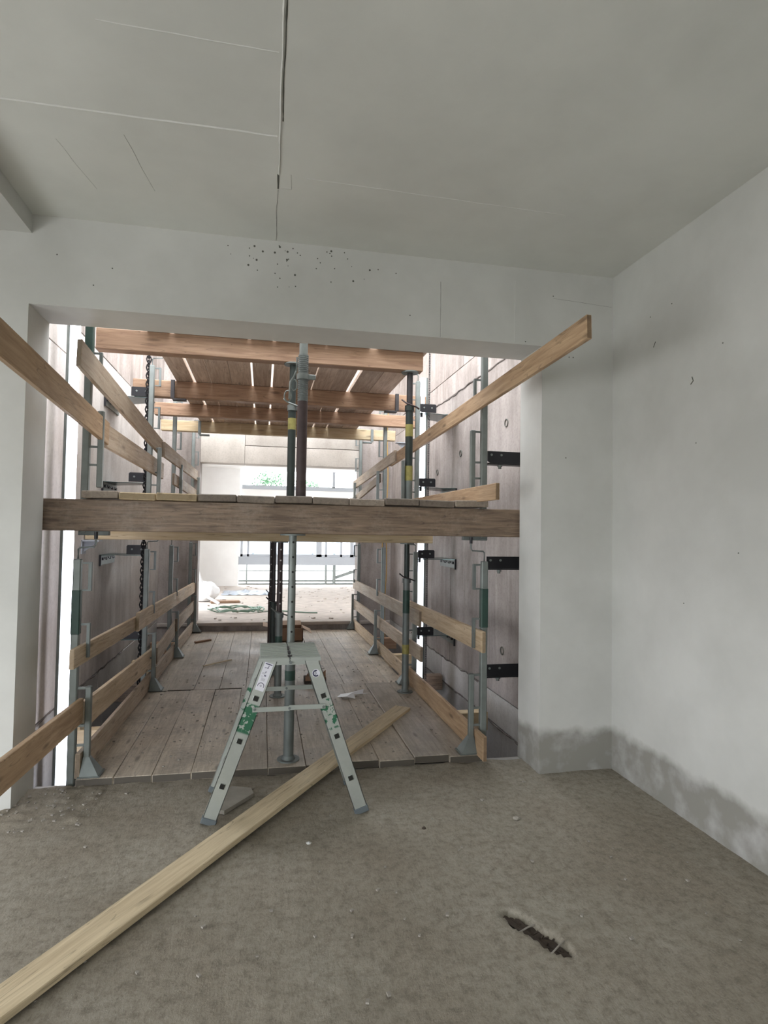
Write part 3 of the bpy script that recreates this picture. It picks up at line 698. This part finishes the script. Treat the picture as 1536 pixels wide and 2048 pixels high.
# ------------------------------------------------------------------ black wall brackets with wing plates
def bracket(z, y, side, label, near=False):
    sx = 1 if side > 0 else -1
    xw = XS1 if side > 0 else XS0
    ln = .36 if near else .42
    xe = xw - sx*ln
    t_ = thing('wall_bracket', (xw, y, z), label, 'bracket', 'black wall brackets')
    pl = .36 if near else .18
    b = MB().prism([(xe, y, z-.035 if not near else z-.03), (xe+sx*.02, y, z-.045), (xe+sx*pl, y, z-.045), (xe+sx*pl, y, z+.035), (xe+sx*(pl-.01), y, z+.045), (xe, y, z+.045)], (0, .010, 0))
    fp = b.build('face_plate', 'black', t_)
    b = MB(True)
    for dx in ((.045, .13) if not near else (.03, .11, .28)): b.cyl((xe+sx*dx, y-.006, z+.005+(.012 if near else 0)), (xe+sx*dx, y+.001, z+.005+(.012 if near else 0)), .009, seg=10)
    b.build('bolt', 'galv', fp)
    zz = z-.05
    if near:
        MB().box(min(xe, xw), max(xe, xw), y, y+.09, zz-.006, zz+.004).build('flange', 'black', t_)
        b = MB(True)
        for dx in (.11, .33): b.cyl((xe+sx*dx, y+.03, zz-.035), (xe+sx*dx, y+.03, zz+.02), .013, seg=8).cyl((xe+sx*dx, y+.03, zz-.02), (xe+sx*dx, y+.03, zz-.012), .02, seg=6)
        b.build('bolt', 'galv', t_)
    else:
        MB().prism([(xe, y+.01, zz), (xe+sx*.2, y+.01, zz), (xe+sx*.28, y+.03, zz), (xe+sx*.40, y-.03, zz), (xw, y, zz), (xw, y+.5, zz), (xe+sx*.30, y+.42, zz), (xe+sx*.1, y+.30, zz), (xe, y+.25, zz)], (0, 0, -.006)).build('wing_plate', 'teal', t_)
        wp = MB().box(xw-sx*.012, xw-sx*.002, y+.0, y+.55, zz-.10, zz-.004).build('wall_plate', 'galv', t_)
        b = MB().box(xw-sx*.02, xw-sx*.002, y-.015, y+.0, zz-.11, zz)
        for k in range(7): b.box(xw-sx*.028, xw-sx*.010, y+.04+k*.07, y+.08+k*.07, zz-.055+.01*(k % 2), zz-.03)
        b.build('toothed_strip', 'black', wp)
        MB(True).cyl((xe+sx*.03, y+.05, zz-.04), (xe+sx*.03, y+.05, zz+.01), .014, seg=8).build('nut', 'black', t_)
    return t_
for z, nm in ((2.905, 'topmost'), (2.11, 'second from the top'), (1.35, 'third from the top'), (.54, 'fourth from the top'), (-.25, 'lowest')):
    bracket(z, 6.12, 1, 'black winged bracket on the far right wall by the light tube, '+nm)
for z, nm in ((2.905, 'topmost'), (2.07, 'second from the top'), (1.37, 'third from the top'), (.56, 'fourth from the top')):
    bracket(z, 6.12, -1, 'black winged bracket on the left wall behind the chain, '+nm)
for z, nm in ((2.165, 'top'), (1.36, 'middle'), (.545, 'bottom')):
    bracket(z, 4.3, 1, 'large black angle bracket beside the right wall end, '+nm+' of three', True)

def chain(x, y, z0, z1, s_, label):
    t_ = thing('hanging_chain', (x, y, z0), label, 'chain')
    b = MB(); z = z0; k = 0
    while z < z1:
        mx = Matrix.Rotation(PI/2*(k % 2)+.5, 3, 'Z') @ Matrix.Rotation(PI/2, 3, 'X')
        b.torus((x, y, z), s_*.55, s_*.17, mx, n=8, k=4, ax=1.7); z += s_*1.02; k += 1
    tag(b.build('links', 'black', t_), kind='stuff')
chain(-1.118, 6.08, -1.6, 3.9, .040, 'heavy black chain hanging down the left side of the shaft')
chain(1.715, 6.14, -.6, 3.6, .019, 'thin dark chain hanging beside the right light tube')

# cords at the far right
for dx, l_ in ((0, 'left'), (.055, 'right')):
    x = 1.868+dx; o = MB(True).path([(x+.012*math.sin(i*.9+dx*40), 9.3, 3.7-i*.2) for i in range(24)], .007, 6).build('rope', 'cord')
    tag(o, 'ochre rope hanging near the far right corner, %s of two' % l_, 'rope', 'hanging ropes')
# lamp bracket plates at the beam ends on the wall
for x, y, z, sx, l_ in ((XS0, 5.52, 1.47, 1, 'white angle bracket under the left end of the pale beam'), (XS1, 8.5, 2.9, -1, 'white angle bracket under the right end of the rearmost upper beam')):
    b = MB().box(min(x, x+sx*.008), max(x, x+sx*.008), y, y+.12, z-.12, z).box(min(x, x+sx*.14), max(x, x+sx*.14), y, y+.12, z-.012, z-.002)
    b.prism([(x, y+.06, z-.11), (x+sx*.13, y+.06, z-.01), (x, y+.06, z-.01)], (0, .006, 0))
    tag(b.build('angle_bracket', 'winframe'), l_, 'bracket')

# ------------------------------------------------------------------ step ladder
YF0, YB0 = 3.36, 3.78
ld = thing('step_ladder', (.16, 3.5, 0), 'small aluminium step ladder with platform and flaking green paint', 'ladder')
def stile(x0, x1, y, mt, z1=.868, name='stile', yt=None, lab_=None):
    yt = y if yt is None else yt
    p, q = Vector((x0, y, .012)), Vector((x1, yt, z1)); X = (q-p).normalized(); Y = Vector((0, 1, 0)); Z = X.cross(Y).normalized(); Y = Z.cross(X)
    M4 = Matrix((X, Y, Z)).transposed().to_4x4(); M4.translation = p; l = (q-p).length
    b = MB(); w, d = .074, .024
    # channel profile : web + two flanges (open side away from camera)
    b.box(0, l, -.0015, .0015, -w/2, w/2); b.box(0, l, -.0015, d, -w/2, -w/2+.003); b.box(0, l, -.0015, d, w/2-.003, w/2)
    o = b.build(name, mt, ld, M4, lab_); return o, M4, l
sl, ML, ll = stile(-.252, .057, YF0, 'stile_left', lab_='front stile with solid green paint patch and stickers')
sr_, MR, lr = stile(.578, .279, YF0, 'stile_right', lab_='front stile with flaking green paint')
bl_, MBL, lb_ = stile(-.245, .060, YB0-.03, 'stile_right', yt=YB0)
br_, MBR, lb2 = stile(.570, .276, YB0-.03, 'alu', yt=YB0)
for (st_, M4) in ((sl, ML), (sr_, MR)):
    MB().box(-.012, .022, -.006, .03, -.041, .041, bev=.003).build('foot', 'rubber', st_, M4)
    for s_, z in enumerate((.20, .45, .69)):
        c = M4 @ Vector((z, 0, 0))
        b = MB(); b.box(z-.018, z+.018, -.005, .39, -.018, .018, bev=.005); r_ = b.build('rung', 'alu', ld, M4)
        MB().box(z-.013, z+.013, -.0056, -.0046, -.013, .013, bev=0).build('rung_opening', 'hole', r_, M4)
for M4 in (MBL, MBR): MB().box(-.012, .022, -.006, .03, -.041, .041, bev=.003).build('foot', 'rubber', ld, M4)
# platform halves, ribbed
for x0, x1 in ((-.002, .158), (.166, .332)):
    b = MB().box(x0, x1, YF0-.012, YB0+.03, .868, .878, bev=.002)
    for k in range(12): b.box(x0+.004, x1-.004, YF0-.004+k*.036, YF0+.008+k*.036, .878, .8805)
    b.build('platform', 'alu', ld)
    MB().box(x0, x1, YF0-.014, YF0-.010, .860, .879).build('platform_lip', 'alu', ld)
for y, nm in ((YF0-.004, 0), (YB0, 1)):
    b = MB().prism([(.05, y+.006, .868), (.29, y+.006, .868), (.285, y+.006, .838), (.055, y+.006, .838)], (0, .004, 0)); b.build('hinge_plate', 'alu', ld)
    b = MB(True).cyl((.166, y-.004, .852), (.166, y+.008, .852), .009, seg=12)
    b.build('rivet', 'galv_dull', ld)
    za, zb_ = (.600, .607)
    xa, xb = -.035, .363
    m_ = Matrix.Identity(4)
    MB().box(xa, .165, y-.004, y, za-.012, za+.014, bev=.001).box(.163, xb, y-.006, y-.002, zb_-.014, zb_+.012, bev=.001).build('spreader_bar', 'alu', ld)
    b = MB(True)
    for x in (xa+.012, .165, xb-.012): b.cyl((x, y-.010, .603), (x, y-.002, .603), .007, seg=10)
    b.build('rivet', 'galv_dull', ld)
# clip in the gap between the platform halves
MB().box(.154, .170, YF0+.10, YF0+.16, .876, .885).box(.156, .168, YF0+.22, YF0+.30, .876, .883).box(.15, .175, YF0+.02, YF0+.05, .876, .883).build('latch', 'dark', ld)
# stickers (own length axis of the stile)
def on_stile(M4): return M4
stk = MB().box(.735, .892, -.0025, -.0016, -.024, .024).build('sticker', 'sticker', sl, ML)
b = MB(); e = (-.0032, -.0026)
b.box(0.882, 0.887, *e, -.020, .018); b.box(0.862, 0.878, *e, -.006, -.003); b.box(0.862, 0.865, *e, -.006, .006); b.box(0.860, 0.863, *e, .008, .014)
b.box(0.836, 0.844, *e, -.002, .002); b.box(0.817, 0.823, *e, -.008, .002)
b.build('print', 'ink', stk, ML)
b = MB()
for k in range(3): b.box(0.826+k*.004, 0.828+k*.004, *e, .0, .018)
for k in range(4): b.box(0.790+k*.004, 0.792+k*.004, *e, -.010, .012)
for k in range(2): b.box(0.808+k*.006, 0.810+k*.006, *e, .004, .018)
b.build('print', 'greyink', stk, ML)
rx = Matrix.Rotation(PI/2, 3, 'X')
b = MB().torus((.762, -.0030, 0), .0165, .0016, rx, n=20, k=4, a0=-1.9, a1=1.9); b.torus((.762, -.0030, 0), .005, .001, rx, n=4, k=4)
b.build('emblem', 'ink', stk, ML)
rs = MB().cyl((.822, -.0016, 0), (.822, -.0026, 0), .022, seg=24).build('round_sticker', 'sticker', sr_, MR)
b = MB().torus((.822, -.0030, 0), .0155, .0035, rx, n=20, k=4, a0=-.6, a1=3.6); b.box(.818, .836, -.0034, -.0026, -.002, .0005); b.box(.812, .828, -.0034, -.0026, .004, .006)
b.build('emblem', 'ink', rs, MR)

# ------------------------------------------------------------------ long loose plank
pA = Vector((-1.02, 1.92, .018)); pB = Vector((1.215, 5.062, .066))
a1 = Vector((-.834, 2.274)); d1 = (Vector((1.155, 5.101))-a1).normalized()
b1 = Vector((-.772, 2.116)); w_ = abs((b1-a1).x*d1.y-(b1-a1).y*d1.x)
ctr = lambda s_: Vector((a1.x+d1.x*s_+d1.y*w_/2, a1.y+d1.y*s_-d1.x*w_/2))
c0, c1 = ctr(-.55), ctr(3.46)
board('loose_plank', (c0.x, c0.y, .020), (c1.x, c1.y, .066), w_, .028, 'pine_pale', None, 'long pale pine plank lying diagonally across the room floor and deck', 'plank', flat=True, bev=.003)

# ------------------------------------------------------------------ small things
# flat slab-like stone under the ladder
b = MB(); poly = [(-.235, 3.50, 0), (-.175, 3.46, 0), (-.02, 3.66, 0), (-.035, 3.74, 0), (-.15, 3.78, 0), (-.22, 3.68, 0)]
b.prism([(x, y, .003) for x, y, z in poly], (0, 0, .022)); o = b.build('stone_slab', 'stone'); tag(o, 'flat broken grey slab piece on the floor under the ladder', 'stone')
rk = random.Random(3)
def chip(x, y, z, s_, mt, label, cat='rubble', name='rubble_chip', fl=.5):
    b = MB(); r = bmesh.ops.create_icosphere(b.b, subdivisions=1, radius=s_)
    for v in r['verts']: v.co = Vector((v.co.x*rk.uniform(.6, 1.3), v.co.y*rk.uniform(.5, 1.1), v.co.z*fl))+Vector((x, y, z+s_*fl*.6))
    o = b.build(name, mt); tag(o, label, cat); return o
chip(.26, 3.075, 0, .016, 'debris', 'small white chip on the floor below the ladder between plank and camera')
chip(1.414, 3.15, 0, .020, 'stone', 'small crumbled lump on the right part of the floor')
chip(.878, 3.133, 0, .013, 'stonedark', 'tiny dark crumb on the floor right of the ladder foot')
o = MB(); o2 = MB()
for i in range(420):
    if i < 260: x, y, z = rk.uniform(-1.02, 1.5), rk.uniform(4.05, 6.8), .047
    elif i < 330: x, y, z = rk.uniform(-1.4, -.9), rk.uniform(3.4, 3.95), .008
    else: x, y, z = rk.uniform(-1.3, 2.2), rk.uniform(1.4, 3.9), .004
    s_ = rk.uniform(.003, .009); rot = Matrix.Rotation(rk.random()*3, 4, 'Z')
    (o if i < 260 else o2).box(-s_, s_, -s_*.7, s_*.7, 0, s_*.8, Matrix.Translation((x, y, z)) @ rot)
o = o.build('crumbs', 'stone'); tag(o, 'scattered grit and crumbs on the front deck planks', 'grit', kind='stuff')
o2 = o2.build('crumbs', 'stone'); tag(o2, 'scattered grit and crumbs on the screed floor', 'grit', kind='stuff')
# contents of the broken hole in the floor
b = MB(True)
for i in range(26):
    tt = rk.random(); q = hole_a.lerp(hole_b, tt); a_ = rk.random()*6.28; l_ = rk.uniform(.008, .022)
    b.path([(q.x+rk.uniform(-.03, .03), q.y+rk.uniform(-.03, .03), -.03), (q.x+rk.uniform(-.03, .03)+math.cos(a_)*l_, q.y+rk.uniform(-.02, .02)+math.sin(a_)*l_, -.022+rk.uniform(0, .014))], rk.uniform(.003, .006), 5)
be = MB(); n_ = 28; d_ = hole_b-hole_a; pn = Vector((-d_.y, d_.x)).normalized(); cv = be.b.verts.new(((hole_a.x+hole_b.x)/2, (hole_a.y+hole_b.y)/2, -.020))
rim = []
for i in range(n_):
    a_ = 2*PI*i/n_; q = (hole_a+hole_b)/2+d_*(.56*math.cos(a_))+pn*(.034*math.sin(a_))*(1+.3*noise.noise(Vector((i*.9, 0, 0)))); rim.append(be.b.verts.new((q.x, q.y, -.014+rk.uniform(-.006, .004))))
for i in range(n_): be.b.faces.new((rim[i], rim[(i+1) % n_], cv))
be.build('earth', 'stonedark', fl)
hr = b.build('broken_bits', 'stonedark', fl); hr['kind'] = 'stuff'
for tt, a_ in ((.38, .5), (.86, .9)):
    q = hole_a.lerp(hole_b, tt); MB(True).path([(q.x-.05, q.y-.035*a_, -.004), (q.x, q.y, .002), (q.x+.045, q.y+.04*a_, -.004)], .0035, 6).build('wire', 'stone', fl)
# cardboard box on the deck
bx = thing('cardboard_box', (.39, 8.45, .04), 'open brown cardboard box on the far end of the deck behind the props', 'box')
MB().box(.20, .58, 8.43, 8.44, .04, .22).box(.20, .58, 8.72, 8.73, .04, .22).box(.20, .21, 8.43, 8.73, .04, .22).box(.57, .58, 8.43, 8.73, .04, .22).box(.20, .58, 8.43, 8.73, .04, .05).build('body', 'cardboard', bx)
for pts in ([(.20, 8.44, .22), (.20, 8.72, .22), (.03, 8.70, .27), (.03, 8.46, .25)], [(.58, 8.44, .22), (.58, 8.72, .22), (.70, 8.72, .16), (.70, 8.44, .14)], [(.22, 8.73, .22), (.57, 8.73, .22), (.57, 8.86, .26), (.22, 8.86, .26)]):
    MB().prism(pts, (0, 0, .005)).build('flap', 'card_in', bx)
# scrap block with torn wrapping, plastic shred
sc = thing('wood_scrap', (.53, 6.1, .04), 'short dark wood offcut with torn wrapping on the deck seen through the ladder', 'offcut')
MB().box(.44, .66, 6.08, 6.2, .04, .10, bev=.004).build('block', 'stonedark', sc)
MB().box(.45, .65, 6.06, 6.075, .075, .115).prism([(.46, 6.14, .10), (.5, 6.14, .17), (.53, 6.14, .12), (.57, 6.14, .19), (.62, 6.14, .13), (.66, 6.14, .16), (.66, 6.14, .10)], (0, .01, 0)).build('torn_wrap', 'cardboard', sc)
b = MB(); pts = [(.70, 5.50), (.74, 5.56), (.84, 5.60), (.98, 5.70), (.96, 5.62), (1.0, 5.60), (.86, 5.52), (.86, 5.44), (.78, 5.46)]
vv = [b.b.verts.new((x, y, .05+rk.uniform(0, .035))) for x, y in pts]; cc = b.b.verts.new((.84, 5.53, .085))
for i in range(len(vv)): b.b.faces.new((vv[i], vv[(i+1) % len(vv)], cc))
o = b.build('plastic_shred', 'poly'); sm = o.modifiers.new('s', 'SOLIDIFY'); sm.thickness = .002; tag(o, 'crumpled white plastic shred on the deck right of the ladder', 'plastic')
# thin lath scraps on the deck at left
o = board('thin_lath', (-.62, 7.0, .048), (-.33, 7.3, .048), .02, .01, 'pine_pale', None, 'thin pale lath lying on the deck at left', 'lath', flat=True, bev=0)
o = board('wood_shard', (-.86, 8.45, .05), (-.68, 8.62, .05), .05, .02, 'cardboard', None, 'small brown shard on the far left of the deck', 'offcut', flat=True, bev=0)
# far room contents
b = MB(True); r = bmesh.ops.create_icosphere(b.b, subdivisions=4, radius=1)
for v in r['verts']:
    c = v.co.copy(); k = 1+.10*noise.noise(c*2.2)+.05*noise.noise(c*6)
    v.co = Vector((c.x*.30*k, c.y*.26*k, max(-.17, c.z*.21*k)))+Vector((-1.12, 12.3, .34))
o = b.build('plastic_bag', 'poly'); tag(o, 'full white plastic sack on the far room floor by the left wall', 'bag')
o = MB(True).path([(-1.45, 12.1, 1.35), (-1.25, 12.0, .9), (-1.12, 11.9, .55), (-.98, 11.8, .28), (-.78, 11.7, .18)], .028, 8).build('plastic_pipe', 'poly'); tag(o, 'pale curved pipe leaning over the white sack', 'pipe')
b = MB(True); gn = 26; vs = {}
for i in range(gn+1):
    for j in range(12):
        x = -.85+1.15*i/gn+.08*noise.noise(Vector((i*.3, j*.3, 0))); y = 13.3+.9*j/11
        z = .165+.16*abs(noise.noise(Vector((i*.23, j*.3, 4))))*max(0, math.sin(PI*i/gn)*math.sin(PI*j/11))**.5+.04*abs(noise.noise(Vector((i*.7, j*.8, 2))))
        vs[i, j] = b.b.verts.new((x, y, z))
for i in range(gn):
    for j in range(11): b.b.faces.new((vs[i, j], vs[i+1, j], vs[i+1, j+1], vs[i, j+1]))
o = b.build('plastic_sheet', 'sheet'); tag(o, 'crumpled grey plastic sheet on the far room floor by the opening', 'sheet')
pts = []
for k in range(90):
    a_ = k*.22; r_ = .34+.06*math.sin(k*.5); pts.append((-.42+math.cos(a_)*r_*1.1+.05*math.sin(k*.31), 10.75+math.sin(a_)*r_*.9, .175+.04*abs(math.sin(k*.7))))
pts += [(-.05+k*.2, 10.5+.15*math.sin(k), .172) for k in range(6)]
o = MB(True).path(pts, .012, 6).build('cable_coil', 'cable'); tag(o, 'loose coil of green cable on the far room floor', 'cable')
board('short_board', (-.95, 11.9, .185), (-.42, 12.0, .185), .14, .04, 'beam_new', None, 'short brown board beside the white sack in the far room', 'board', flat=True)
rk = random.Random(11); b = MB()
for i in range(150):
    x, y = rk.uniform(-1.4, 3.5), rk.uniform(9.6, 15.3); s_ = rk.uniform(.008, .035)
    b.box(-s_, s_, -s_*.6, s_*.6, 0, s_*.6, Matrix.Translation((x, y, .16)) @ Matrix.Rotation(rk.random()*3, 4, 'Z'))
o = b.build('rubble', 'far_floor'); tag(o, 'scattered rubble over the far room floor', 'rubble', kind='stuff')
